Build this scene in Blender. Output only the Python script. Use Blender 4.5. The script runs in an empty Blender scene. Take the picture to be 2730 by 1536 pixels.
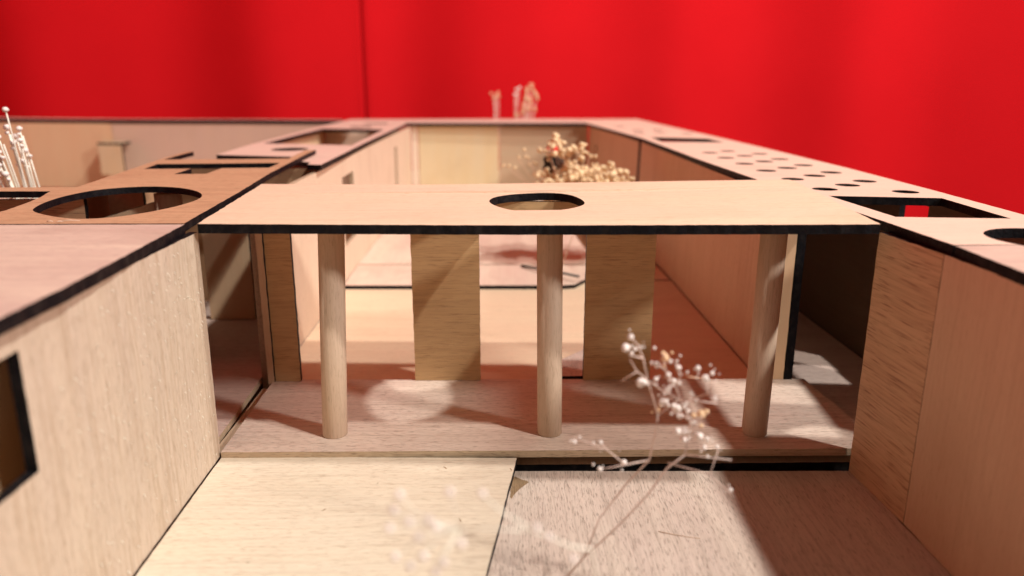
import bpy, math, random
from mathutils import Vector, Matrix
from mathutils.geometry import tessellate_polygon

# ------------------------------------------------------------------ camera, world, lamps, exposure
sc = bpy.context.scene
col = sc.collection
cam_d = bpy.data.cameras.new("camera")
cam = bpy.data.objects.new("camera", cam_d)
col.objects.link(cam)
cam.location = (0, 0, 0.1527)
cam.rotation_euler = (math.radians(90 - 15.056), 0, math.radians(-0.968))
cam_d.sensor_width = 36
cam_d.lens = 26.374
cam_d.clip_start = 0.01
cam_d.clip_end = 30
cam_d.dof.use_dof = True
cam_d.dof.focus_distance = 0.315
cam_d.dof.aperture_fstop = 7.8
sc.camera = cam

w = bpy.data.worlds.new("World")
sc.world = w
w.use_nodes = True
w.node_tree.nodes["Background"].inputs[0].default_value = (1.0, 0.66, 0.52, 1)
w.node_tree.nodes["Background"].inputs[1].default_value = 0.115

def spot(name, loc, target, watts, radius, color, angle=120, blend=0.6):
    d = bpy.data.lights.new(name, 'SPOT')
    d.energy = watts
    d.shadow_soft_size = radius
    d.color = color
    d.spot_size = math.radians(angle)
    d.spot_blend = blend
    o = bpy.data.objects.new(name, d)
    col.objects.link(o)
    o.location = loc
    o.rotation_euler = (Vector(target) - Vector(loc)).to_track_quat('-Z', 'Y').to_euler()
    return o
spot("gallery_spotlight", (1.51, 0.20, 2.42), (0, .5, .1), 215, 0.065, (1.0, .97, .93), 130)
spot("gallery_spotlight", (1.38, -0.60, 2.32), (0.0, .6, .1), 185, 0.055, (1.0, .955, .90), 120)
spot("gallery_spotlight", (1.60, -0.56, 1.02), (-.05, .45, .05), 95, 0.09, (1.0, .95, .90), 100)
spot("gallery_spotlight", (-1.0, 0.0, 2.2), (-.9, 1.8, .75), 10, 0.06, (1.0, .90, .80), 66)
spot("gallery_spotlight", (0.9, 0.2, 2.2), (.9, 1.8, .75), 5, 0.06, (1.0, .90, .80), 66)

sc.view_settings.view_transform = 'Standard'
sc.view_settings.look = 'None'
sc.view_settings.exposure = 0
sc.view_settings.gamma = 1
sc.render.engine = 'CYCLES'
sc.cycles.max_bounces = 10
sc.cycles.diffuse_bounces = 7

R = 0.1044          # height of the roof tops
T = 0.003           # plywood thickness

# ------------------------------------------------------------------ materials
def nd(nt, t, **kw):
    n = nt.nodes.new(t)
    for k, v in kw.items():
        setattr(n, k, v)
    return n

def wood(name, base, dark, axis='X', fibre=0.35, pores=0.5, blotch=0.35, tint=None, rough=0.62, bump=0.25,
         knots=0.0, seed=0.0, plen=260):
    m = bpy.data.materials.new(name)
    m.use_nodes = True
    nt = m.node_tree
    L = nt.links.new
    bs = nt.nodes["Principled BSDF"]
    tc = nd(nt, 'ShaderNodeTexCoord')
    # gentle waviness of the grain
    wn = nd(nt, 'ShaderNodeTexNoise'); wn.inputs['Scale'].default_value = 22; wn.inputs['Detail'].default_value = 2
    L(tc.outputs['Object'], wn.inputs['Vector'])
    sub = nd(nt, 'ShaderNodeVectorMath', operation='SUBTRACT'); sub.inputs[1].default_value = (.5, .5, .5)
    L(wn.outputs['Color'], sub.inputs[0])
    sc_ = nd(nt, 'ShaderNodeVectorMath', operation='SCALE'); sc_.inputs['Scale'].default_value = 0.0035
    L(sub.outputs[0], sc_.inputs[0])
    add = nd(nt, 'ShaderNodeVectorMath', operation='ADD')
    L(tc.outputs['Object'], add.inputs[0]); L(sc_.outputs[0], add.inputs[1])
    def mapped(along, across, off=0):
        mp = nd(nt, 'ShaderNodeMapping')
        s = {'X': (along, across, across), 'Y': (across, along, across), 'Z': (across, across, along)}[axis]
        mp.inputs['Scale'].default_value = s
        mp.inputs['Location'].default_value = (seed + off, seed * 1.7 + off, seed * .3)
        L(add.outputs[0], mp.inputs['Vector'])
        return mp.outputs[0]
    def noise(vec, det=3, rough_=.55, dist=0):
        n = nd(nt, 'ShaderNodeTexNoise')
        n.inputs['Scale'].default_value = 1
        n.inputs['Detail'].default_value = det
        n.inputs['Roughness'].default_value = rough_
        n.inputs['Distortion'].default_value = dist
        L(vec, n.inputs['Vector'])
        return n.outputs['Fac']
    def rng(x, a, b, c=0., d=1.):
        r = nd(nt, 'ShaderNodeMapRange'); r.clamp = True
        r.inputs[1].default_value = a; r.inputs[2].default_value = b
        r.inputs[3].default_value = c; r.inputs[4].default_value = d
        L(x, r.inputs[0]); return r.outputs[0]
    def mix(f, a, b):
        x = nd(nt, 'ShaderNodeMix', data_type='RGBA')
        if isinstance(f, float): x.inputs[0].default_value = f
        else: L(f, x.inputs[0])
        for i, v in ((6, a), (7, b)):
            if isinstance(v, tuple): x.inputs[i].default_value = (*v, 1)
            else: L(v, x.inputs[i])
        return x.outputs[2]
    broad = noise(mapped(7, 60), 4, .6)
    fine = noise(mapped(30, 2100, 3), 3, .6)
    mid = noise(mapped(12, 620, 7), 4, .6)
    pore = noise(mapped(plen, 2300, 11), 2, .5)
    blot = noise(mapped(16, 30, 5), 3, .5, .6)
    tint = tint or tuple(min(1, c * k) for c, k in zip(base, (1.0, .86, .84)))
    c = mix(rng(broad, .35, .68, 0, .55), base, tint)
    half = tuple((a + b) / 2 for a, b in zip(base, dark))
    c = mix(rng(mid, .48, .72, 0, fibre), c, half)
    c = mix(rng(fine, .50, .74, 0, fibre), c, half)
    c = mix(rng(blot, .52, .75, 0, blotch), c, half)
    c = mix(rng(pore, .55, .72, 0, pores * .8), c, dark)
    if knots:
        v = nd(nt, 'ShaderNodeTexVoronoi'); v.inputs['Scale'].default_value = 42
        L(tc.outputs['Object'], v.inputs['Vector'])
        sp = noise(mapped(60, 60, 21), 1)
        k = nd(nt, 'ShaderNodeMath', operation='MULTIPLY')
        L(rng(v.outputs['Distance'], .028, .05, knots, 0), k.inputs[0]); L(rng(sp, .52, .56), k.inputs[1])
        c = mix(k.outputs[0], c, tuple(x * .35 for x in dark))
    L(c, bs.inputs['Base Color'])
    bs.inputs['Roughness'].default_value = rough
    bs.inputs['Specular IOR Level'].default_value = 0.35
    h = nd(nt, 'ShaderNodeMath', operation='ADD')
    L(fine, h.inputs[0]); L(mid, h.inputs[1])
    h2 = nd(nt, 'ShaderNodeMath', operation='SUBTRACT')
    L(h.outputs[0], h2.inputs[0]); L(rng(pore, .58, .68), h2.inputs[1])
    bp = nd(nt, 'ShaderNodeBump'); bp.inputs['Strength'].default_value = bump; bp.inputs['Distance'].default_value = 0.00022
    L(h2.outputs[0], bp.inputs['Height'])
    L(bp.outputs[0], bs.inputs['Normal'])
    return m

def charred(name, col_=(.004, .0035, .005)):
    m = bpy.data.materials.new(name); m.use_nodes = True
    nt = m.node_tree; L = nt.links.new; bs = nt.nodes["Principled BSDF"]
    tc = nd(nt, 'ShaderNodeTexCoord')
    n = nd(nt, 'ShaderNodeTexNoise'); n.inputs['Scale'].default_value = 900; n.inputs['Detail'].default_value = 4
    L(tc.outputs['Object'], n.inputs['Vector'])
    n2 = nd(nt, 'ShaderNodeTexNoise'); n2.inputs['Scale'].default_value = 260; n2.inputs['Detail'].default_value = 3
    L(tc.outputs['Object'], n2.inputs['Vector'])
    r = nd(nt, 'ShaderNodeValToRGB')
    r.color_ramp.elements[0].position = .45; r.color_ramp.elements[0].color = (*col_, 1)
    r.color_ramp.elements[1].position = .82; r.color_ramp.elements[1].color = (.020, .016, .015, 1)
    L(n2.outputs['Fac'], r.inputs[0]); L(r.outputs[0], bs.inputs['Base Color'])
    bs.inputs['Roughness'].default_value = .55
    bs.inputs['Specular IOR Level'].default_value = .15
    b = nd(nt, 'ShaderNodeBump'); b.inputs['Strength'].default_value = .7; b.inputs['Distance'].default_value = .0004
    L(n.outputs['Fac'], b.inputs['Height']); L(b.outputs[0], bs.inputs['Normal'])
    return m

def plain(name, c, rough=.6, sss=0, noise_amt=.25, scale=400, trans=0):
    m = bpy.data.materials.new(name); m.use_nodes = True
    nt = m.node_tree; L = nt.links.new; bs = nt.nodes["Principled BSDF"]
    tc = nd(nt, 'ShaderNodeTexCoord')
    n = nd(nt, 'ShaderNodeTexNoise'); n.inputs['Scale'].default_value = scale; n.inputs['Detail'].default_value = 3
    L(tc.outputs['Object'], n.inputs['Vector'])
    x = nd(nt, 'ShaderNodeMix', data_type='RGBA')
    L(n.outputs['Fac'], x.inputs[0])
    x.inputs[6].default_value = (*[v * (1 - noise_amt) for v in c], 1)
    x.inputs[7].default_value = (*[min(1, v * (1 + noise_amt)) for v in c], 1)
    L(x.outputs[2], bs.inputs['Base Color'])
    bs.inputs['Roughness'].default_value = rough
    bs.inputs['Specular IOR Level'].default_value = .3
    return m

CHAR = charred('laser_charred_edge')
RAW = wood('raw_ply_edge', (.50, .38, .25), (.13, .08, .05), 'X', .7, .7, .5)
PORCH = wood('porch_roof_ply', (.79, .575, .40), (.46, .27, .15), 'X', .45, .55, .45, tint=(.78, .52, .39), seed=2)
ROOFL = wood('pink_roof_ply', (.72, .54, .42), (.40, .20, .17), 'Y', .35, .35, .5, tint=(.66, .42, .38), seed=9)
ROOFNL = wood('mauve_streaked_ply', (.70, .53, .41), (.28, .14, .12), 'X', .6, .6, 1.0, tint=(.40, .24, .22), seed=4)
ROOFF = wood('far_roof_ply', (.72, .52, .41), (.42, .24, .18), 'X', .3, .3, .35, tint=(.72, .45, .38), seed=12)
ROOFR = wood('right_roof_ply', (.76, .545, .42), (.42, .25, .17), 'X', .3, .35, .35, tint=(.76, .50, .39), seed=15)
OVAL = wood('tan_oval_ply', (.56, .33, .19), (.22, .10, .05), 'X', .8, .7, .8, tint=(.50, .27, .15), bump=.5, seed=17)
WALL_V = wood('side_wall_ply', (.55, .45, .34), (.30, .20, .12), 'Y', 1.0, .45, .35, tint=(.49, .40, .32), bump=.6, seed=21)
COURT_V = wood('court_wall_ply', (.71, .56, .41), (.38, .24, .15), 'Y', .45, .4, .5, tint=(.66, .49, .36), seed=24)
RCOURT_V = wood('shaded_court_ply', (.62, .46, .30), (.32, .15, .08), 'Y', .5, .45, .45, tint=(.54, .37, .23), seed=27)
PILLAR = wood('brown_pillar_ply', (.58, .38, .19), (.20, .10, .04), 'X', .45, .55, .4, tint=(.57, .36, .17), bump=.3, seed=31, plen=120)
RFG = wood('brown_side_ply', (.61, .44, .26), (.17, .07, .035), 'X', .7, 1.0, .35, tint=(.55, .33, .18), bump=.4, seed=33, plen=60)
RFG2 = wood('smooth_red_brown_ply', (.62, .46, .30), (.35, .20, .11), 'Y', .45, .35, .6, tint=(.55, .38, .24), bump=.15, seed=35)
DOWEL = wood('beech_dowel', (.60, .455, .33), (.30, .20, .13), 'Z', .45, .45, .5, tint=(.56, .40, .29), bump=.35, seed=37)
FLOORA = wood('cream_floor_ply', (.68, .59, .46), (.36, .25, .16), 'X', .60, .60, .45, tint=(.68, .56, .41), knots=.8, bump=.45, seed=41)
FLOORB = wood('grey_floor_ply', (.68, .56, .46), (.24, .17, .13), 'Y', .7, .75, .35, tint=(.60, .46, .40), bump=.7, seed=43)
PORCHF = wood('porch_floor_ply', (.71, .58, .47), (.27, .16, .11), 'X', .65, .8, .5, tint=(.66, .51, .42), bump=.6, seed=45)
COURTF = wood('court_floor_ply', (.78, .60, .41), (.44, .28, .17), 'X', .4, .45, .5, tint=(.76, .53, .36), seed=47)
COURTF2 = wood('court_floor_pink_ply', (.79, .63, .49), (.42, .20, .15), 'Y', .4, .35, .8, tint=(.70, .46, .38), seed=49)
MAUVEF = wood('mauve_floor_ply', (.64, .50, .42), (.27, .15, .12), 'X', .5, .6, .5, tint=(.56, .41, .35), bump=.6, seed=51)
BACKY = wood('yellow_back_ply', (.66, .54, .35), (.46, .32, .16), 'Y', .25, .15, .5, tint=(.68, .50, .26), seed=53)
BACKP = wood('pinkish_back_ply', (.62, .44, .33), (.40, .26, .18), 'Y', .2, .15, .35, tint=(.58, .41, .33), seed=55)
BACKG = wood('pale_tan_back_ply', (.72, .52, .32), (.50, .34, .20), 'Y', .2, .1, .3, seed=57)
BACKT = wood('tan_back_ply', (.50, .37, .24), (.33, .22, .13), 'X', .2, .15, .35, seed=56)
BASE = wood('base_board_ply', (.56, .45, .31), (.3, .2, .13), 'Y', .4, .5, .5, seed=59)
SHADEW = wood('shade_darkened_ply', (.17, .10, .06), (.07, .035, .02), 'X', .4, .4, .4, seed=63)  # interior shade painted into the ply colour; the wood's own tone is unknown
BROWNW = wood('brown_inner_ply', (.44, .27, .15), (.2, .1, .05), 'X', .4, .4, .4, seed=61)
STICK = plain('pale_wood_stick', (.74, .60, .47), .6)
PUFF = plain('dried_puff', (.87, .59, .35), .85, noise_amt=.3, scale=900)
PUFFW = plain('white_bud', (.82, .74, .68), .7, noise_amt=.12, scale=900)
PUFFO = plain('amber_bud', (.80, .55, .33), .7, noise_amt=.12, scale=900)
STEM = plain('dried_stem', (.62, .42, .28), .7)
STEMK = plain('pinkish_stem', (.74, .58, .50), .7)
STEMP = plain('pale_stem', (.88, .80, .68), .7)
REDM = plain('red_berry', (.70, .015, .02), .35, noise_amt=.1)
TEAL = plain('dark_teal_twig', (.03, .05, .055), .6)
DARKL = plain('dark_leaf', (.02, .016, .014), .7)

# ------------------------------------------------------------------ building helpers
rnd = random.Random(7)
def link(name, me, mats, parent=None):
    o = bpy.data.objects.new(name, me)
    col.objects.link(o)
    for m in mats:
        me.materials.append(m)
    if parent is not None:
        o.parent = parent
        o.matrix_parent_inverse = Matrix.Identity(4)
    return o

def thing(name, label, cat, group=None, loc=(0, 0, 0)):
    o = bpy.data.objects.new(name, None)
    col.objects.link(o)
    o.location = loc
    o.empty_display_size = .01
    o['label'] = label; o['category'] = cat
    if group: o['group'] = group
    return o

def place(o, parent):
    """parents o to an Empty that may sit away from the origin, keeping o's coordinates in the world"""
    o.parent = parent
    o.location = Vector(o.location) - Vector(parent.location)

def resample(poly, step, jit):
    out = []
    n = len(poly)
    for i in range(n):
        a = Vector(poly[i]); b = Vector(poly[(i + 1) % n])
        d = (b - a).length
        k = max(1, min(90, int(d / step)))
        nrm = Vector((-(b - a).y, (b - a).x)) / max(d, 1e-9)
        for j in range(k):
            p = a + (b - a) * (j / k)
            if j: p = p + nrm * rnd.uniform(-jit, jit)
            out.append((p.x, p.y))
    return out

def panel(name, outer, holes, face, edge, parent, mat=None, t=T, warp=None, step=.003, jit=.00012, bev=0.00025, edge_of=None):
    """flat plywood sheet: 2D outline with holes, top face at local z = 0, thickness below"""
    loops = [resample(outer, step, jit)] + [resample(h, step, jit if len(h) < 9 else jit * .4) for h in holes]
    tri = tessellate_polygon([[Vector((x, y, 0)) for x, y in lp] for lp in loops])
    flat = [p for lp in loops for p in lp]
    n = len(flat)
    top = [(x, y, 0.) for x, y in flat]
    bot = [(x, y, -t) for x, y in flat]
    faces, mi = [], []
    for a, b, c in tri:
        ax, ay = flat[a]; bx, by = flat[b]; cx, cy = flat[c]
        if (bx - ax) * (cy - ay) - (by - ay) * (cx - ax) < 0: b, c = c, b
        faces.append((a, b, c)); mi.append(0)
        faces.append((n + a, n + c, n + b)); mi.append(0)
    s = 0
    for k, lp in enumerate(loops):
        m = len(lp)
        area = sum(lp[i][0] * lp[(i + 1) % m][1] - lp[(i + 1) % m][0] * lp[i][1] for i in range(m))
        ccw = area > 0
        if k: ccw = not ccw
        for i in range(m):
            a, b = s + i, s + (i + 1) % m
            faces.append((a, n + a, n + b, b) if ccw else (b, n + b, n + a, a)); mi.append(1)
        s += m
    verts = top + bot
    if warp:
        verts = [(x, y, z + warp(x, y)) for x, y, z in verts]
    me = bpy.data.meshes.new(name)
    me.from_pydata(verts, [], faces)
    me.polygons.foreach_set('material_index', mi)
    me.update()
    o = link(name, me, [face, edge], None)
    if mat is not None:
        o.matrix_world = mat
    if parent is not None:
        o.parent = parent
        o.location = Vector(o.location) - Vector(parent.location)
    return o

def roof(name, outer, holes, z, face, parent, edge=None, t=T, **kw):
    if z > .1: t = max(t, .0036)
    return panel(name, outer, holes, face, edge or CHAR, parent, Matrix.Translation((0, 0, z)), t, **kw)

def rect(x0, y0, x1, y1): return [(x0, y0), (x1, y0), (x1, y1), (x0, y1)]
def disc(cx, cy, rx, ry=None, n=28):
    ry = ry or rx
    return [(cx + rx * math.cos(6.28318 * i / n), cy + ry * math.sin(6.28318 * i / n)) for i in range(n)]

def wall(name, a, b, z0, z1, face, parent, holes=(), edge=None, t=T, lean=0.0, outline=None, **kw):
    """upright sheet from a to b (seen face towards u x Z); lean tips the top by that many metres along the face normal"""
    a = Vector((a[0], a[1])); b = Vector((b[0], b[1]))
    L_ = (b - a).length
    u = Vector(((b - a).x / L_, (b - a).y / L_, 0))
    nrm = Vector((u.y, -u.x, 0))
    v = (Vector((0, 0, z1 - z0)) + nrm * lean).normalized()
    nn = u.cross(v)
    M = Matrix(((u.x, v.x, nn.x, a.x), (u.y, v.y, nn.y, a.y), (u.z, v.z, nn.z, z0), (0, 0, 0, 1)))
    out = outline or rect(0, 0, L_, z1 - z0)
    return panel(name, out, list(holes), face, edge or CHAR, parent, M, t, **kw)

def tube(bm_v, bm_f, pts, r0, r1, n=7):
    """adds a tapered tube along pts to vertex / face lists"""
    base = len(bm_v)
    m = len(pts)
    P = [Vector(p) for p in pts]
    for i, p in enumerate(P):
        d = (P[min(i + 1, m - 1)] - P[max(i - 1, 0)]).normalized()
        s = d.cross(Vector((0, 0, 1)))
        if s.length < .1: s = d.cross(Vector((1, 0, 0)))
        s.normalize(); q = d.cross(s)
        r = r0 + (r1 - r0) * i / (m - 1)
        for k in range(n):
            an = 6.28318 * k / n
            bm_v.append(tuple(p + s * math.cos(an) * r + q * math.sin(an) * r))
    for i in range(m - 1):
        for k in range(n):
            a = base + i * n + k; b = base + i * n + (k + 1) % n
            bm_f.append((a, b, b + n, a + n))
    bm_f.append(tuple(base + k for k in range(n))[::-1])
    bm_f.append(tuple(base + (m - 1) * n + k for k in range(n)))

def ball(V, F, c, r, sq=1.0, seg=10, rings=6, lump=0.0):
    base = len(V)
    cx, cy, cz = c
    V.append((cx, cy, cz + r * sq))
    for i in range(1, rings):
        th = math.pi * i / rings
        for k in range(seg):
            ph = 6.28318 * k / seg
            q = r * (1 + rnd.uniform(-lump, lump))
            V.append((cx + q * math.sin(th) * math.cos(ph), cy + q * math.sin(th) * math.sin(ph), cz + q * sq * math.cos(th)))
    V.append((cx, cy, cz - r * sq))
    for k in range(seg):
        F.append((base, base + 1 + k, base + 1 + (k + 1) % seg))
        for i in range(rings - 2):
            a = base + 1 + i * seg + k; b = base + 1 + i * seg + (k + 1) % seg
            F.append((a, a + seg, b + seg, b))
        l = base + 1 + (rings - 2) * seg
        F.append((l + k, len(V) - 1, l + (k + 1) % seg))

def mesh(name, V, F, mat, parent=None, smooth=True, kind=None):
    """vertices are given in the world; the object sits on its parent's origin"""
    off = Vector(parent.location) if parent is not None else Vector((0, 0, 0))
    V = [tuple(Vector(v) - off) for v in V]
    me = bpy.data.meshes.new(name)
    me.from_pydata(V, [], F)
    me.polygons.foreach_set('use_smooth', [smooth] * len(me.polygons))
    me.update()
    o = link(name, me, [mat], None)
    if parent is not None: o.parent = parent
    if kind: o['kind'] = kind
    return o

def curve_pts(a, b, sag=(0, 0, 0), n=7):
    a, b, s = Vector(a), Vector(b), Vector(sag)
    return [a.lerp(b, i / (n - 1)) + s * (4 * (i / (n - 1)) * (1 - i / (n - 1))) for i in range(n)]

# ------------------------------------------------------------------ setting: base board, table, curtains
bb = panel('base_board', rect(-.95, .02, .26, 1.42), [], BASE, BASE, None, Matrix.Translation((0, 0, 0)), .012, step=.05)
bb['kind'] = 'structure'
def slab(name, x0, y0, z0, x1, y1, z1, mat):
    V = [(x, y, z) for z in (z0, z1) for x, y in ((x0, y0), (x1, y0), (x1, y1), (x0, y1))]
    F = [(3, 2, 1, 0), (4, 5, 6, 7), (0, 1, 5, 4), (1, 2, 6, 5), (2, 3, 7, 6), (3, 0, 4, 7)]
    return mesh(name, V, F, mat, smooth=False)
TABLE = plain('white_table_paint', (.62, .58, .54), .6, noise_amt=.05, scale=20)
tb = slab('table', -1.05, -.35, -.045, .5, 1.46, -.0125, TABLE); tb['kind'] = 'structure'
FLOORG = plain('grey_gallery_floor', (.16, .14, .13), .5, noise_amt=.15, scale=6)
fl = slab('floor', -4, -4, -.85, 4, 4, -.80, FLOORG); fl['kind'] = 'structure'

def curtain_material():
    m = bpy.data.materials.new('red_curtain_cloth'); m.use_nodes = True
    nt = m.node_tree; L = nt.links.new; bs = nt.nodes["Principled BSDF"]
    tc = nd(nt, 'ShaderNodeTexCoord')
    n = nd(nt, 'ShaderNodeTexNoise'); n.inputs['Scale'].default_value = 700; n.inputs['Detail'].default_value = 2
    n2 = nd(nt, 'ShaderNodeTexNoise'); n2.inputs['Scale'].default_value = 5; n2.inputs['Detail'].default_value = 3
    L(tc.outputs['Object'], n.inputs['Vector']); L(tc.outputs['Object'], n2.inputs['Vector'])
    x = nd(nt, 'ShaderNodeMix', data_type='RGBA'); L(n2.outputs['Fac'], x.inputs[0])
    x.inputs[6].default_value = (.56, .006, .010, 1); x.inputs[7].default_value = (.66, .009, .014, 1)
    L(x.outputs[2], bs.inputs['Base Color'])
    bs.inputs['Roughness'].default_value = .9
    bs.inputs['Specular IOR Level'].default_value = .08
    b = nd(nt, 'ShaderNodeBump'); b.inputs['Strength'].default_value = .3; b.inputs['Distance'].default_value = .0006
    L(n.outputs['Fac'], b.inputs['Height']); L(b.outputs[0], bs.inputs['Normal'])
    return m
CURT = curtain_material()

# slope of the cloth along x: keys (x, slope); positive slope turns the cloth towards the lamp on that side
KEYS = [(-1.75, .1), (-1.45, .45), (-1.09, -.50), (-.934, .42), (-.80, .30), (-.578, -.50), (-.43, .42), (-.335, .36), (-.304, .05),
        (-.273, .40), (-.135, -.38), (.02, .12), (.152, .36), (.343, -.25), (.474, .45), (.726, -.55), (.891, .48), (1.065, -.45), (1.3, .35), (1.55, -.4), (1.8, 0)]
def slope(x):
    for (a, sa), (b, sb) in zip(KEYS, KEYS[1:]):
        if a <= x <= b:
            t = (x - a) / (b - a); t = (1 - math.cos(math.pi * t)) / 2
            return sa + (sb - sa) * t
    return 0
XS = [-1.75 + i * .01 for i in range(356)]
YS = [0]
for i in range(1, len(XS)):
    YS.append(YS[-1] + .01 * slope((XS[i] + XS[i - 1]) / 2) * .68)
mean = sum(YS) / len(YS)
YS = [y - mean - (YS[-1] - YS[0]) * 0 + 1.74 for y in YS]

def curtain(name, path, label, off=0.0, thick=.0012):
    zs = [-.795 + i * .095 for i in range(27)]
    V, F = [], []
    n = len(path); nz = len(zs)
    for layer in (0, thick):
        for j, z in enumerate(zs):
            for i, (x, y) in enumerate(path):
                x0, y0 = path[max(i - 1, 0)]; x1, y1 = path[min(i + 1, n - 1)]
                d = Vector((x1 - x0, y1 - y0)).normalized()
                nx, ny = -d.y, d.x
                wv = .010 * math.sin(x * 3 + z * 1.6 + y) * (1 + z) * .5
                V.append((x + nx * (layer + wv + off), y + ny * (layer + wv + off), z))
    for layer in (0, 1):
        o = layer * n * nz
        for j in range(nz - 1):
            for i in range(n - 1):
                a = o + j * n + i
                q = (a, a + 1, a + n + 1, a + n)
                F.append(q if layer == 0 else q[::-1])
    o = n * nz
    for j in range(nz - 1):
        a = j * n; F.append((a, a + n, a + n + o, a + o))
        a = j * n + n - 1; F.append((a + o, a + n + o, a + n, a))
    c = mesh(name, V, F, CURT)
    c['label'] = label; c['category'] = 'curtain'; c['group'] = 'red curtains hanging behind the plywood model'
    return c
back = list(zip(XS, YS))
seam_x = -.304
side_l = [(-1.76 + .03 * math.sin(y * 21) + .012 * math.sin(y * 47), y) for y in [(-1.6 + i * .03) for i in range(0, 110)]]
side_r = [(1.81 + .03 * math.sin(y * 19 + 1) + .012 * math.sin(y * 43), y) for y in [(1.68 - i * .03) for i in range(0, 110)]]
left_path = [p for p in side_l if p[1] < back[0][1] - .02] + [p for p in back if p[0] < seam_x + .012]
right_path = [(p[0], p[1] - .0028) for p in back if p[0] > seam_x] + side_r
curtain('curtain', left_path, 'red curtain with wide soft folds ending at the vertical seam')
curtain('curtain', right_path, 'bright red curtain whose vertical edge overlaps its neighbour, rising behind the perforated roof')

# ------------------------------------------------------------------ floors of the court nearest the lens
fa = roof('floor_board', [(-.1092, .06), (-.0215, .06), (-.0046, .1972), (.0065, .2719), (-.1117, .2749)], [], .0092, FLOORA, None)
fa['label'] = 'cream plywood floor board with small dark specks in front of the porch'; fa['category'] = 'floor board'
fb = roof('floor_board', [(-.032, .06), (.1440, .06), (.1418, .2704), (.0030, .2726)], [], .003, FLOORB, None, t=.0029)
fb['label'] = 'greyish grainy plywood floor board with a brown stain at its corner'; fb['category'] = 'floor board'
fu = roof('riser', rect(-.108, .06, -.036, .27), [], .0060, BASE, fa, t=.0055)   # packing layer under the raised board
fu.matrix_world = Matrix.Translation((0, 0, -.0092 + .0060))
STAIN = wood('brown_stain', (.30, .20, .11), (.15, .09, .05), 'Y', .5, .8, .5, bump=.6, seed=43)
st = roof('stain', [(.0050, .2685), (.0068, .2672), (.0085, .2655), (.0103, .2648), (.0110, .2635), (.0100, .2622), (.0079, .2595), (.0060, .2562), (.0042, .2515), (.0035, .2528), (.0042, .2600)], [], 0.00005, STAIN, fb, STAIN, t=.00004, jit=.0003, step=.002)
st.location = (0, 0, .00006)
for k, (x, y, a, l) in enumerate([(-.0216, .2644, 2.2, .0022), (-.0139, .2277, 1.9, .0022), (-.0113, .2184, .2, .0010), (.0040, .2625, 1.8, .0020), (-.0177, .2459, .6, .0009), (-.062, .2350, .9, .0018), (-.079, .205, .3, .001), (-.046, .253, 1.2, .001)]):
    c, s = math.cos(a), math.sin(a)
    q = roof('wood_speck', [(x + c * l * u - s * l * .3 * v, y + s * l * u + c * l * .3 * v) for u, v in ((-.5, -.2), (0, -.5), (.5, -.15), (.45, .5), (0, .2), (-.5, .4))], [], 0.00005, STAIN, fa, STAIN, t=.00004)
    q.location = (0, 0, .00006)
V, F = [], []
tube(V, F, [(.0548, .2291, .00315), (.0592, .2272, .00325), (.0640, .2258, .0031), (.0683, .2246, .0032)], .00012, .00008, 5)
o = mesh('wood_fibre', V, F, STEM); o['label'] = 'thin dark fibre lying on the greyish floor board'; o['category'] = 'fibre'

# sheet under the porch whose charred front shows in the slot
us = roof('sub_floor_board', rect(.004, .2752, .1540, .3460), [], .0044, BASE, None, t=.0042)
us['label'] = 'dark edged board glimpsed in the slot under the porch floor'; us['category'] = 'board'

# ------------------------------------------------------------------ porch
porch = thing('porch', 'plywood porch with a holed flat roof on three round columns', 'porch', loc=(.015, .31, .0044))
blob = [(-.0046, .3235), (-.0040, .3305), (-.0020, .3370), (.0035, .3435), (.0110, .3472), (.0204, .3488), (.0275, .3468), (.0325, .3405), (.0352, .3310), (.0364, .3220), (.0362, .3150), (.0345, .3095), (.0295, .3025), (.0240, .2985), (.0174, .2962), (.0104, .2963), (.0050, .2995), (.0005, .3065), (-.0030, .3150)]
def smooth_closed(P, k=2):
    for _ in range(k):
        Q = []
        for i in range(len(P)):
            a, b = P[i], P[(i + 1) % len(P)]
            Q += [(a[0] * .75 + b[0] * .25, a[1] * .75 + b[1] * .25), (a[0] * .25 + b[0] * .75, a[1] * .25 + b[1] * .75)]
        P = Q
    return P
blob = smooth_closed(blob, 1)
def porch_warp(x, y): return max(0, (x + .02) / .165) ** 1.5 * .0034 * (0.35 + .65 * max(0, min(1, (y - .26) / .11)))
panel('roof_panel', [(-.1098, .2712), (.1350, .2602), (.1452, .3690), (.1441, .3728), (.1400, .3745), (-.1215, .3865)], [blob], PORCH, CHAR, porch,
      Matrix.Translation((0, 0, R)), .0035, warp=porch_warp, step=.0025, jit=.00025)
panel('floor_panel', [(-.1115, .2738), (.1500, .2728), (.1545, .2980), (.1515, .3473), (-.1124, .3507)], [], PORCHF, RAW, porch, Matrix.Translation((0, 0, .0117)), .0030)
def dowel(name, x, y, r, z0, z1, parent, dx=0., dy=0., mat=DOWEL):
    V, F = [], []
    tube(V, F, [(x, y, z0), (x, y, z0 + .0004), (x + dx, y + dy, z1)], r, r, 40)
    # worn lower rim
    for i in range(40):
        vx, vy, vz = V[i]
        V[i] = (x + (vx - x) * .955, y + (vy - y) * .955, z0)
    return mesh(name, V, F, mat, parent)
for x, y, dx in ((-.0694, .2895, .0040 * 0 + .0038), (.0207, .2893, -.001), (.1070, .2880, .0008)):
    dowel('column', x, y, .00515, .01172, .1008, porch, dx, 0)
zt = R - T - .0002
zp = R - .0037
wall('pillar', (-.1108, .3480), (-.0985, .3480), .0118, .0862, PILLAR, porch)
wall('pillar', (-.0420, .3480), (-.0097, .3480), .0118, .0862, PILLAR, porch)
wall('pillar', (.0412, .3473), (.0742, .3473), .0118, .0862, PILLAR, porch)
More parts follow.
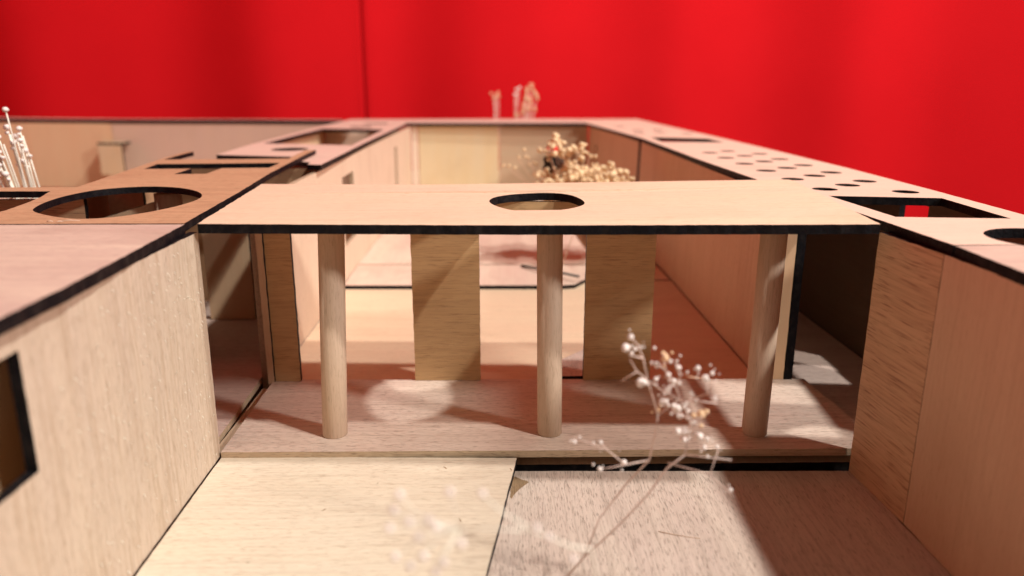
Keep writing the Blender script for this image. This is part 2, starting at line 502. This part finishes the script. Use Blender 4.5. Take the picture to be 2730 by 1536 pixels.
wall('pillar', (.1290, .3465), (.1408, .3465), .0118, .0862, BACKG, porch)

wall('lintel', (-.1108, .3482), (.1408, .3468), .0864, .1007, PILLAR, porch)
# ------------------------------------------------------------------ wing beside the porch, nearest the lens, pale side wall
nl = thing('near_wing', 'plywood wing with a streaked mauve roof panel and pale grained wall', 'model building', loc=(-.16, .17, .0044))
roof('roof_panel', [(-.56, .03), (-.1050, .03), (-.1082, .1836), (-.1140, .2702), (-.56, .2706)], [], R, ROOFNL, nl, jit=.0002)
wall('side_wall', (-.1098, .03), (-.1124, .2755), .0094, .1006, WALL_V, nl, lean=.0006,
     holes=[rect(.118, .054, .1345, .0848)][:1])
wall('window_lining', (-.125, .135), (-.125, .205), .0094, .1006, BACKG, nl)
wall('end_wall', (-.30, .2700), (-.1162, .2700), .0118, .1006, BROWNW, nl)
V, F = [], []
for k in range(230):
    y = .172 + .100 * rnd.random() ** .7; z = rnd.uniform(.012, .098)
    x = -.1098 - .0026 * (y - .03) / .2455 + .0006 * (z - .0094) / .092
    l = rnd.uniform(.0004, .0014); a = rnd.uniform(-.9, .9)
    p = Vector((x + .00005, y, z)); q = p + Vector((l * .45, l * .5 * math.sin(a), -l * math.cos(a) * rnd.choice((1, 1, -1))))
    tube(V, F, [p, p.lerp(q, .5) + Vector((.00015, 0, 0)), q], .0001, .00005, 4)
mesh('wood_fuzz', V, F, STEMP, nl, kind='stuff')
# ------------------------------------------------------------------ wing with the oval roof
ov = thing('oval_roof_wing', 'plywood wing under the tan roof panel with a big oval opening', 'model building', loc=(-.17, .38, .0044))
oval = smooth_closed([(-.1846, .2970), (-.1890, .3060), (-.1926, .3200), (-.1938, .3358), (-.1905, .3530), (-.1820, .3625), (-.1683, .3671), (-.1534, .3625), (-.1415, .3524), (-.1331, .3390), (-.1298, .3247), (-.1330, .3050), (-.1410, .2888), (-.1498, .2812), (-.1598, .2806), (-.1715, .2865)], 2)
hole_l = [(-.40, .3510), (-.2080, .3510), (-.2022, .3330), (-.1988, .3160), (-.1965, .3000), (-.1975, .2850), (-.40, .2850)]
ov_out = [(-.1145, .2710), (-.1195, .3430), (-.1258, .4140), (-.1292, .4746), (-.1335, .5560), (-.1400, .5530), (-.1360, .4916), (-.2140, .4870),
          (-.2165, .5420), (-.2215, .5450), (-.2170, .4900), (-.2110, .4373), (-.2030, .3640), (-.56, .3640), (-.56, .2712)]
slot = [(-.2075, .4440), (-.1375, .4520), (-.1400, .4800), (-.2115, .4740)]
notch = [(-.2037, .4365), (-.1775, .4385), (-.1769, .4130), (-.1600, .4145), (-.1605, .4400), (-.1340, .4419), (-.1345, .4670), (-.2070, .4617)]
panel('roof_panel', ov_out, [oval, hole_l, notch], OVAL, CHAR, ov, Matrix.Translation((0, 0, R)), T,
      warp=lambda x, y: .0002 + .0034 * max(0, min(1, (y - .272) / .25)), jit=.00018)
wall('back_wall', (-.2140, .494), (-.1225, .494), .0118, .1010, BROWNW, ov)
wall('partition', (-.290, .3600), (-.1985, .3600), .0118, .1005, RFG, ov)
wall('partition', (-.2020, .3720), (-.1720, .3790), .0118, .1005, RFG2, ov, outline=[(0, 0), (.0290, 0), (.0290, .0845), (.0015, .0765), (0, .0765)])
wall('partition', (-.1810, .452), (-.1530, .452), .0118, .1005, BACKG, ov)
wall('partition', (-.2075, .400), (-.1890, .400), .0118, .1005, STICK, ov)
V, F = [], []
for x, y, a, l in ((-.1575, .2745, .35, .0075), (-.1600, .2728, .9, .0030), (-.1640, .2735, .2, .0022)):
    d = Vector((math.cos(a), math.sin(a) * .5, 0)) * l * .5; c = Vector((x, y, R + .0006))
    tube(V, F, [c - d, c + Vector((0, 0, .0003)), c + d], .00022, .00008, 5)
mesh('splinter', V, F, STICK, ov)
dowel('column', -.1655, .3765, .0064, .0119, .1011, ov)
wall('wall_end_post', (-.1143, .3470), (-.1112, .3470), .0080, .1008, RFG2, ov, edge=CHAR, t=.007)
panel('floor_panel', [(-.38, .2730), (-.1166, .2730), (-.1200, .3645), (-.38, .3655)], [], MAUVEF, RAW, ov, Matrix.Translation((0, 0, .0117)), .0030)
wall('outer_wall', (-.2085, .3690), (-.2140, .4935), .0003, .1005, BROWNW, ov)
panel('floor_panel', [(-.2060, .3662), (-.1216, .3652), (-.1225, .4930), (-.2110, .4930)], [], MAUVEF, RAW, ov, Matrix.Translation((0, 0, .0114)), .0030)
panel('floor_strip', rect(-.1163, .2757, -.1128, .3440), [], BASE, BASE, ov, Matrix.Translation((0, 0, .0096)), .0090)

# ------------------------------------------------------------------ long wing beyond, with rectangular cut-outs
fw = thing('far_wing', 'long pink plywood roof wing with rectangular cut-outs beside the inner court', 'model building', loc=(-.16, .75, .0044))
roof('roof_panel', [(-.1135, .4830), (-.1155, .5700), (-.1186, .6725), (-.1205, .8000), (-.1225, .9724), (-.1248, 1.0450), (-.2232, 1.0450), (-.2235, .9742), (-.2170, .8000), (-.2135, .6620), (-.2062, .5571), (-.1461, .5397), (-.1400, .5150), (-.1310, .5050), (-.1240, .4990), (-.1226, .4860)],
     [[(-.2060, .6700), (-.1245, .6466), (-.1330, .8850), (-.2080, .9080)], disc(-.166, .606, .0142, .016), rect(-.182, .932, -.156, .955), rect(-.180, 1.015, -.149, 1.038)], R, ROOFF, fw)
wl_holes = [rect(.2117, .034 - .0003, .257, .0866 - .0003), rect(.519, .0156, .540, .0846)]
wall('side_wall', (-.1165, .3540), (-.1215, 1.0480), .0003, .0993, COURT_V, fw, holes=wl_holes, lean=.0005, edge=RAW)
wall('inner_wall', (-.2150, .5620), (-.1240, .5620), .0059, .1000, RFG, fw)
wall('inner_wall', (-.2150, .9500), (-.1260, .9500), .0059, .1000, BACKP, fw)
wall('inner_wall', (-.2040, .5700), (-.2200, 1.0440), .0059, .1000, BACKG, fw)
wall('outer_wall', (-.2230, 1.0440), (-.2070, .5660), .0059, .1000, BACKP, fw)

# ------------------------------------------------------------------ wings closing the far side
bw = thing('back_wing', 'low plywood wing closing the inner court at its far end', 'model building', loc=(0, 1.11, .0044))
roof('roof_panel', [(-.2232, 1.0465), (-.1250, 1.0465), (-.1235, 1.0440), (.1185, 1.0415), (.1190, 1.1750), (-.2232, 1.1650)], [], R, ROOFF, bw, t=.0045)
wall('court_wall', (-.1205, 1.0510), (-.1120, 1.0510), .0059, .0997, STICK, bw)
wall('court_wall', (-.1110, 1.0520), (-.0005, 1.0520), .0059, .0997, BACKY, bw)
wall('court_wall', (.0005, 1.0520), (.1225, 1.0520), .0059, .0997, BACKT, bw)
bl = thing('back_corner_wing', 'pale plywood wall run behind the second court with a square niche', 'model building', loc=(-.5, 1.13, .0044))
wall('court_wall', (-.5610, 1.1200), (-.2240, 1.0900), .0059, .1005, BACKP, bl)
wall('court_wall', (-.90, 1.1700), (-.5615, 1.1200), .0059, .1005, BACKG, bl, edge=CHAR)
roof('roof_panel', [(-.90, 1.1900), (-.5610, 1.1190), (-.2245, 1.0890), (-.2245, 1.1100), (-.5600, 1.1400), (-.90, 1.2300)], [], .1062, ROOFF, bl, t=.0055)
niche = thing('niche_box', 'small square plywood box with a cut-out against the far pale wall', 'box', loc=(-.545, 1.09, .0059))
wall('front_panel', (-.5720, 1.0950), (-.5350, 1.0880), .030, .0720, BACKY, niche)
wall('side_panel', (-.5735, 1.1100), (-.5725, 1.0955), .030, .0720, CHAR, niche)
panel('top_panel', [(-.5725, 1.0955), (-.5350, 1.0885), (-.5350, 1.1150), (-.5725, 1.1200)], [], BACKY, CHAR, niche, Matrix.Translation((0, 0, .0752)), T)
b2 = roof('court_floor_board', rect(-.93, .50, -.2240, 1.088), [], .0057, COURTF2, None)
b2['label'] = 'pale plywood floor of the second court beyond the oval roof'; b2['category'] = 'floor board'

# ------------------------------------------------------------------ perforated wing
rw = thing('perforated_wing', 'plywood wing whose roof has rows of small round holes', 'model building', loc=(.175, .6, .0044))
holes = []
for i in range(6):
    for x, y0 in ((.1592, .3643), (.1772, .3794), (.1936, .3541)):
        holes.append(disc(x - .0004 * i * 0, y0 + .0415 * i, .0060, n=18))
holes = [h for h in holes]
holes += [[(.1512, .3413), (.1990, .3330), (.1945, .2790), (.1525, .2835)],
          [(.1470, .6870), (.2015, .6790), (.2000, .7290), (.1496, .7519)]]
for x, y in ((.150, .82), (.175, .83), (.20, .81), (.160, .88), (.185, .89), (.150, .95)):
    holes.append(disc(x, y, .007, n=14))
arc = [(.1812 + .0195 * math.cos(math.radians(a)), .2445 + .0195 * math.sin(math.radians(a))) for a in range(226, 313 + 1, 6)]
bigarc = [(.1812 + .0195 * math.cos(math.radians(a)), .2445 + .0195 * math.sin(math.radians(a))) for a in range(313, -135, -8)]
# the round cut-out is crossed by the seam to the next panel
cxh, cyh, rh = .1822, .2400, .0195
ys = .2309
a0 = math.asin((ys - cyh) / rh)
up = [(cxh + rh * math.cos(t), cyh + rh * math.sin(t)) for t in [math.pi - a0 + (a0 * 2 - math.pi) * i / 22 for i in range(23)]]
dn = [(cxh + rh * math.cos(t), cyh + rh * math.sin(t)) for t in [math.pi - a0 + (math.pi + 2 * a0) * i / 12 for i in range(13)]]
ro = [(.1440, ys)] + up + [(.2040, ys), (.2050, .2822), (.2101, .3644), (.2143, .4611), (.2160, .6000), (.2162, .7342), (.2135, .9500), (.2110, 1.1750),
      (.1195, 1.1750), (.1192, 1.0400), (.1300, .8800), (.1383, .7355), (.1380, .6000), (.1372, .5194), (.1394, .3764), (.1426, .3080)]
roof('roof_panel', ro, holes, R - .0003, ROOFR, rw)
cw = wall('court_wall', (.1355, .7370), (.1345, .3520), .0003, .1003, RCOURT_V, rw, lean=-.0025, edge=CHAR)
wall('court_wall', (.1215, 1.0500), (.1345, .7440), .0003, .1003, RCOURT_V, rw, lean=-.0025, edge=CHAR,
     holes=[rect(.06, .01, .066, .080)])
wall('wall_end_post', (.1412, .3465), (.1452, .3465), .0060, .1003, CHAR, rw, edge=CHAR, t=.030)
ow_holes = [rect(.360, .0500, .386, .0965)]
wall('outer_wall', (.2060, .7400), (.2060, .2300), .0003, .1003, SHADEW, rw, holes=ow_holes)
panel('floor_panel', rect(.1556, .2460, .2040, .7280), [], MAUVEF, RAW, rw, Matrix.Translation((0, 0, .0044)), .0040)
panel('floor_panel', rect(.1456, .3520, .1550, .4280), [], MAUVEF, RAW, rw, Matrix.Translation((0, 0, .0043)), .0039)

nr = thing('near_brown_wing', 'brown walled plywood wing facing the greyish floor board', 'model building', loc=(.17, .16, .0044))
roof('roof_panel', [(.1415, .03), (.1420, .1946), (.1440, .2300)] + dn + [(.2040, .2300), (.40, .2300), (.40, .03)], [], R - .0004, ROOFNL, nr)
wall('side_wall', (.1402, .2703), (.1424, .2325), .0032, .1007, RFG, nr)
wall('side_wall', (.1425, .2324), (.1432, .0300), .0032, .1006, RFG2, nr)
wall('light_stop_strip', (.1459, .2420), (.1461, .2250), .0046, .0999, BROWNW, nr)  # unseen strip added behind the wall seam to stop light leaking through
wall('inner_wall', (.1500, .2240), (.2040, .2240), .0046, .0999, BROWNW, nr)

# ------------------------------------------------------------------ inner court floor
def board(poly, z, face, label, edge=None, t=T):
    o = roof('court_floor_board', poly, [], z, face, None, edge, t=t)
    o['label'] = label; o['category'] = 'floor board'
    return o
board([(-.1160, .3520), (.1335, .3520), (.1340, .5665), (.0880, .5660), (.0600, .5660), (-.1175, .5660)], .0057, COURTF, 'honey coloured floor board spread across the court just behind the pillars')
board([(-.1168, .5445), (.0460, .5418), (.0560, .5440), (.0720, .5700), (.0720, .6085), (-.1178, .6110)], .0088, COURTF2, 'narrow strip board with a dark front edge crossing the court floor')
board([(-.1180, .6130), (.0860, .6100), (.0900, 1.0480), (-.1200, 1.0480)], .0090, COURTF2, 'rose tinted floor board stretching to the far end of the inner court', RAW)
board([(.0880, .5690), (.1338, .5690), (.1205, 1.0480), (.0910, 1.0480)], .0057, COURTF, 'floor board strip along the foot of the shaded reddish wall')
board([(.0240, .3600), (.0600, .3600), (.0600, .4080), (.0470, .4000), (.0200, .3690)], .0088, FLOORB, 'small grey plywood offcut with a slanting black edge between the pillars')

for o in list(bpy.data.objects):
    if 'category' in o and (o.name.split('.')[0].endswith('board') or o.name.startswith('curtain')):
        o['kind'] = 'thing'
# ------------------------------------------------------------------ dried flowers
def dried_bunch(name, label, cat, base, branches, puffs, stem_mat, puff_mat, sr=.0005, group=None, extra=None):
    t = thing(name, label, cat, group, loc=base)
    V, F = [], []
    for pts, r0, r1 in branches:
        tube(V, F, pts, r0, r1, 6)
    mesh('stem', V, F, stem_mat, t)
    return t

# big bunch standing in the inner court
bq = Vector((.083, .645, .0058))
t = thing('dried_bouquet', 'bushy bunch of cream dried flowers with a red berry in the inner court', 'dried flowers', loc=tuple(bq))
V, F = [], []; PV, PF = [], []; PV2, PF2 = [], []
crown = []
for k in range(165):
    u = rnd.random()
    x = .034 + .075 * u ** .9 + rnd.gauss(0, .003)
    top = .0890 - .60 * max(0, x - .088)
    z = rnd.uniform(.060, top - .003)
    crown.append((x, .625 + rnd.uniform(-.028, .028), z))
for x, z in ((.0435, .108), (.050, .106), (.046, .111), (.039, .106), (.056, .104), (.062, .102), (.066, .099), (.040, .100), (.069, .103), (.073, .0985), (.054, .098), (.090, .089), (.094, .088), (.099, .085), (.106, .079)):
    crown.append((x, .62 + rnd.uniform(-.01, .01), z))
for c in crown:
    mid = Vector((.074 + (c[0] - .074) * .45, .625 + (c[1] - .625) * .4, .045))
    tube(V, F, [bq, bq.lerp(mid, .5) + Vector((rnd.uniform(-.002, .002), 0, 0)), mid, mid.lerp(Vector(c), .5) + Vector((0, 0, .002)), c], .0006, .0003, 5)
    for j in range(rnd.randint(4, 7)):
        p = Vector(c) + Vector((rnd.gauss(0, .0028), rnd.gauss(0, .0028), rnd.gauss(0, .0024)))
        r = rnd.uniform(.0013, .0029)
        ball(PV, PF, p, r, rnd.uniform(.7, 1.1), 8, 5, .28)
        tube(V, F, [c, p], .00022, .0002, 4)
mesh('stem', V, F, STEM, t)
mesh('blossom', PV, PF, PUFF, t, kind='stuff')
# wisp reaching sideways
V, F = [], []; PV, PF = [], []
w0 = Vector((.034, .62, .075))
for e in ((.0045, .62, .0905), (.0085, .62, .0893), (.0135, .62, .0875), (.0205, .62, .1035), (.0235, .62, .0965), (.0265, .62, .0925), (.0155, .62, .0960), (.0300, .62, .0900)):
    e = Vector(e)
    tube(V, F, curve_pts((.040, .62, .066), e, (0, 0, -.003)), .0003, .0002, 5)
    for j in range(2):
        ball(PV, PF, e + Vector((rnd.gauss(0, .0008), 0, rnd.gauss(0, .0010))), rnd.uniform(.0008, .0013), 1, 8, 5, .15)
mesh('side_stem', V, F, STEM, t)
mesh('side_blossom', PV, PF, PUFF, t)
V, F = [], []
ball(V, F, (.0445, .612, .1035), .0028, 1, 14, 9)
ball(V, F, (.0395, .618, .1035), .0017, 1, 10, 7)
mesh('berry', V, F, REDM, t)
V, F = [], []
for (x, z, a, s) in ((.043, .092, .3, .006), (.051, .089, -.4, .005), (.040, .086, .9, .004)):
    ball(V, F, (x, .632, z), s, 1.15, 8, 5, .25)
V = [(x, .632 + (y - .632) * .25, z) for x, y, z in V]
mesh('leaf', V, F, DARKL, t)

def twig(name, label, cat, pts, r, mat):
    V, F = [], []
    tube(V, F, pts, r, r * .8, 6)
    o = mesh(name, V, F, mat)
    o['label'] = label; o['category'] = cat
    return o
twig('twig', 'dark teal twig lying across the court floor boards', 'twig', [(.0180, .60, .0100), (.038, .575, .0125), (.060, .55, .0135)], .0011, TEAL)
twig('flower_stalk', 'thin orange stalk leaning beside the middle column', 'flower stalk', [(.046, .57, .0098), (.051, .575, .022), (.058, .58, .040), (.062, .585, .06)], .0004, STEM)

# three wisps standing behind the back wing
def wisp(base, tops, label, buds_per=3, r=.0022, pm=PUFFO):
    t = thing('dried_flower_sprig', label, 'dried flowers', 'dried flowers beyond the back wing', loc=base)
    V, F = [], []; PV, PF = [], []
    for e in tops:
        e = Vector(e)
        tube(V, F, curve_pts(base, e, (rnd.uniform(-.002, .002), 0, 0)), .00055, .0004, 5)
        for j in range(buds_per):
            ball(PV, PF, e + Vector((rnd.gauss(0, .0016), rnd.gauss(0, .0016), rnd.gauss(0, .0022))), r * rnd.uniform(.7, 1.1), 1, 9, 6, .1)
    mesh('stem', V, F, STEMP, t)
    mesh('blossom', PV, PF, pm, t)
    return t
wisp((-.004, 1.22, .0005), [(-.008, 1.22, .139), (-.004, 1.22, .141), (-.001, 1.22, .137), (-.006, 1.22, .133)], 'slim upright dried sprig alone behind the back wing', 2)
wisp((.022, 1.22, .0005), [(.028, 1.22, .146), (.032, 1.22, .149), (.025, 1.22, .139)], 'pale dried sprig beside the fuller orange one behind the back wing', 2, pm=PUFFW)
wisp((.038, 1.23, .0005), [(.045, 1.22, .150), (.050, 1.22, .155), (.053, 1.22, .146), (.058, 1.22, .141), (.042, 1.22, .137), (.047, 1.22, .133), (.040, 1.22, .126), (.050, 1.22, .128), (.038, 1.22, .118), (.046, 1.22, .119), (.055, 1.22, .116), (.060, 1.22, .137), (.044, 1.22, .144), (.036, 1.22, .112), (.030, 1.22, .110)], 'fuller orange tinged dried sprig tallest behind the back wing', 4, .0021)

# white bunch in the second court
base = Vector((-.262, .44, .0060))
t = thing('white_dried_bunch', 'tied bunch of white dried flower stems standing beyond the oval roof', 'dried flowers', loc=tuple(base))
V, F = [], []; PV, PF = [], []
tops = [(-.2660, .42, .1405), (-.2700, .425, .131), (-.2665, .43, .1300), (-.2725, .42, .126), (-.2680, .425, .1225), (-.2690, .43, .1260), (-.2735, .42, .118), (-.2700, .43, .1130), (-.2650, .43, .1180),
        (-.2760, .42, .1280), (-.2780, .42, .119), (-.2745, .42, .111), (-.2790, .42, .1330), (-.2670, .43, .1120), (-.2720, .42, .1060), (-.2770, .42, .1080), (-.2810, .42, .124), (-.2640, .425, .124)]
for k, e in enumerate(tops):
    e = Vector(e); b0 = base + Vector((rnd.uniform(-.006, .002), rnd.uniform(-.004, .004), 0))
    tube(V, F, curve_pts(b0, e, (rnd.uniform(.000, .003), 0, .001), 9), .00058, .0004, 6)
    if k: tube(V, F, curve_pts(b0 + Vector((.002, 0, 0)), e + Vector((rnd.uniform(-.001, .002), .001, -.004)), (rnd.uniform(.000, .003), 0, 0), 9), .0005, .0004, 6)
    ball(PV, PF, e, rnd.uniform(.0014, .0019), .85, 10, 7, .1)
    if k: ball(PV, PF, e + Vector((rnd.uniform(-.002, .002), 0, -.003)), .0012, .8, 9, 6, .1)
mesh('stem', V, F, STEMP, t); mesh('blossom', PV, PF, PUFFW, t)

# sprig in front of the porch
base = Vector((.0110, .19, .0032))
def dj(x, z, k):   # depth of the joints drifts a little
    return .19 + .010 * math.sin(k * 2.4)
t = thing('dried_flower_sprig', 'blurred sprig of small white buds leaning in front of the porch', 'dried flowers', loc=tuple(base))
V, F = [], []
def st_(pts, r0=.00030, r1=.00022): tube(V, F, [Vector(p) for p in pts], r0 * .75, r1 * .75, 7)
st_([base, (.0240, .19, .0201), (.0345, .1905, .0310), (.0418, .19, .0405), (.0470, .19, .0490), (.0514, .189, .0535)], .00042, .00034)
st_([(.0240, .19, .0201), (.0291, .195, .0300), (.0370, .196, .0410), (.0421, .192, .0504), (.0432, .19, .0602), (.0435, .19, .0651)], .00035, .00030)
st_([(.0435, .19, .0651), (.0401, .19, .0755), (.0386, .19, .0818), (.0368, .19, .0858), (.0350, .19, .0878)])
st_([(.0386, .19, .0818), (.0343, .187, .0838)]); st_([(.0401, .19, .0755), (.0371, .19, .0780), (.0350, .19, .0815)])
st_([(.0371, .19, .0780), (.0334, .192, .0745)]); st_([(.0401, .19, .0755), (.0379, .188, .0755)])
st_([(.0514, .189, .0535), (.0526, .19, .0630), (.0493, .19, .0698), (.0478, .19, .0739), (.0450, .19, .0780)], .00035, .00022)
st_([(.0493, .19, .0698), (.0519, .188, .0703), (.0558, .186, .0733), (.0540, .186, .0782)])
st_([(.0558, .186, .0733), (.0550, .187, .0772)]); st_([(.0558, .186, .0733), (.0577, .186, .0771)]); st_([(.0519, .188, .0703), (.0585, .186, .0702)])
st_([(.0401, .19, .0755), (.0440, .192, .0720), (.0493, .19, .0698)]); st_([(.0478, .19, .0739), (.0489, .188, .0782)]); st_([(.0493, .19, .0698), (.0440, .192, .0698)])
st_([(.0435, .19, .0651), (.0493, .19, .0698)]); st_([(.0526, .19, .0630), (.0553, .188, .0656)]); st_([(.0526, .19, .063), (.0493, .192, .0656)])
st_([(.0450, .19, .0780), (.0443, .192, .0823)]); st_([(.0450, .19, .0780), (.0425, .192, .0800)]); st_([(.0514, .189, .0535), (.0636, .186, .0534)])
st_([(.0421, .192, .0504), (.0351, .190, .0500), (.0278, .189, .0492)]); st_([(.0351, .190, .0500), (.0300, .19, .0545), (.0202, .19, .0587)]); st_([(.0300, .19, .0545), (.0280, .19, .0565)])
st_([(.0470, .19, .0505), (.0582, .187, .0485), (.0600, .187, .056)]); st_([(.0582, .187, .0485), (.0649, .185, .0424)])
mesh('stem', V, F, STEMK, t)
buds = [(.0350, .0878, .0011), (.0343, .0838, .0015), (.0379, .0755, .0016), (.0443, .0823, -.0012), (.0452, .0815, -.0010), (.0425, .0800, .0011), (.0450, .0780, .0010), (.0489, .0782, .0010), (.0540, .0782, .0010),
        (.0550, .0772, .0011), (.0577, .0771, .0009), (.0478, .0739, .0012), (.0440, .0698, .0014), (.0585, .0702, .0008), (.0493, .0656, .0017), (.0553, .0656, -.0016), (.0485, .0614, .0013), (.0518, .0593, .0012),
        (.0536, .0624, .0012), (.0202, .0587, .0008), (.0280, .0565, .0008), (.0439, .0656, -.0009), (.0371, .0858, .0006), (.0278, .0492, .0010), (.0351, .0491, .0011), (.0649, .0424, .0010), (.0467, .0760, .0010),
        (.0462, .0712, .0013), (.0505, .0675, .0012), (.0545, .0600, .0014), (.0500, .0640, .0010), (.0515, .0565, .0012), (.0560, .0565, .0010), (.0475, .0680, .0009), (.0430, .0745, .0009), (.0600, .0560, .0008), (.0530, .0700, .0009)]
for kind in (0, 1):
    PV, PF = [], []
    for k, (x, z, r) in enumerate(buds):
        if (r < 0) == bool(kind):
            yy = .19 + (.003 * math.sin(k * 1.9))
            ball(PV, PF, (x, yy, z), abs(r) * .78, 1, 10, 7, .1)
            for q in range(3):
                ball(PV, PF, (x + rnd.gauss(0, .0014), yy + rnd.gauss(0, .0010), z + rnd.gauss(0, .0014)), abs(r) * rnd.uniform(.25, .5), 1, 7, 5, .15)
    mesh('amber_bud' if kind else 'bud', PV, PF, PUFFO if kind else PUFFW, t)

# very near sprig, strongly out of focus
base = Vector((.0240, .150, .0032))
t = thing('dried_flower_sprig', 'faint out of focus sprig drooping over the cream floor board', 'dried flowers', loc=tuple(base))
V, F = [], []; PV, PF = [], []
st_([base, (.0235, .140, .035), (.0180, .130, .0640), (.0132, .122, .0700)], .00035, .0003)
st_([(.0132, .122, .0700), (.0059, .121, .0741), (.0005, .12, .0785), (-.0033, .12, .0822)], .0003, .0002)
st_([(.0059, .121, .0741), (.0010, .12, .0751), (-.0072, .12, .0755)], .00025, .0002)
for x, z in ((-.0192, .0823), (-.0180, .0852), (-.0130, .0804), (-.0117, .0789), (-.0193, .0731), (-.0166, .0712), (-.0120, .0699), (-.0132, .0662), (-.0091, .0857), (-.0072, .0755), (-.0141, .0731), (-.0201, .0787), (-.0105, .0718), (-.0150, .0770), (-.0165, .0800)):
    x *= .96; 
    st_([(-.0072, .12, .0755), (x * .8 - .001, .117, (z + .0755) / 2), (x, .115, z)], .0002, .00015)
    ball(PV, PF, (x, .115, z), .00075, 1, 8, 6, .1)
for x, z in ((.0132, .0687), (.0065, .0753), (.0087, .0734), (-.0033, .0824)):
    ball(PV, PF, (x, .12, z), .0007, 1, 8, 6, .1)
mesh('stem', V, F, STEMP, t); mesh('bud', PV, PF, PUFFW, t)
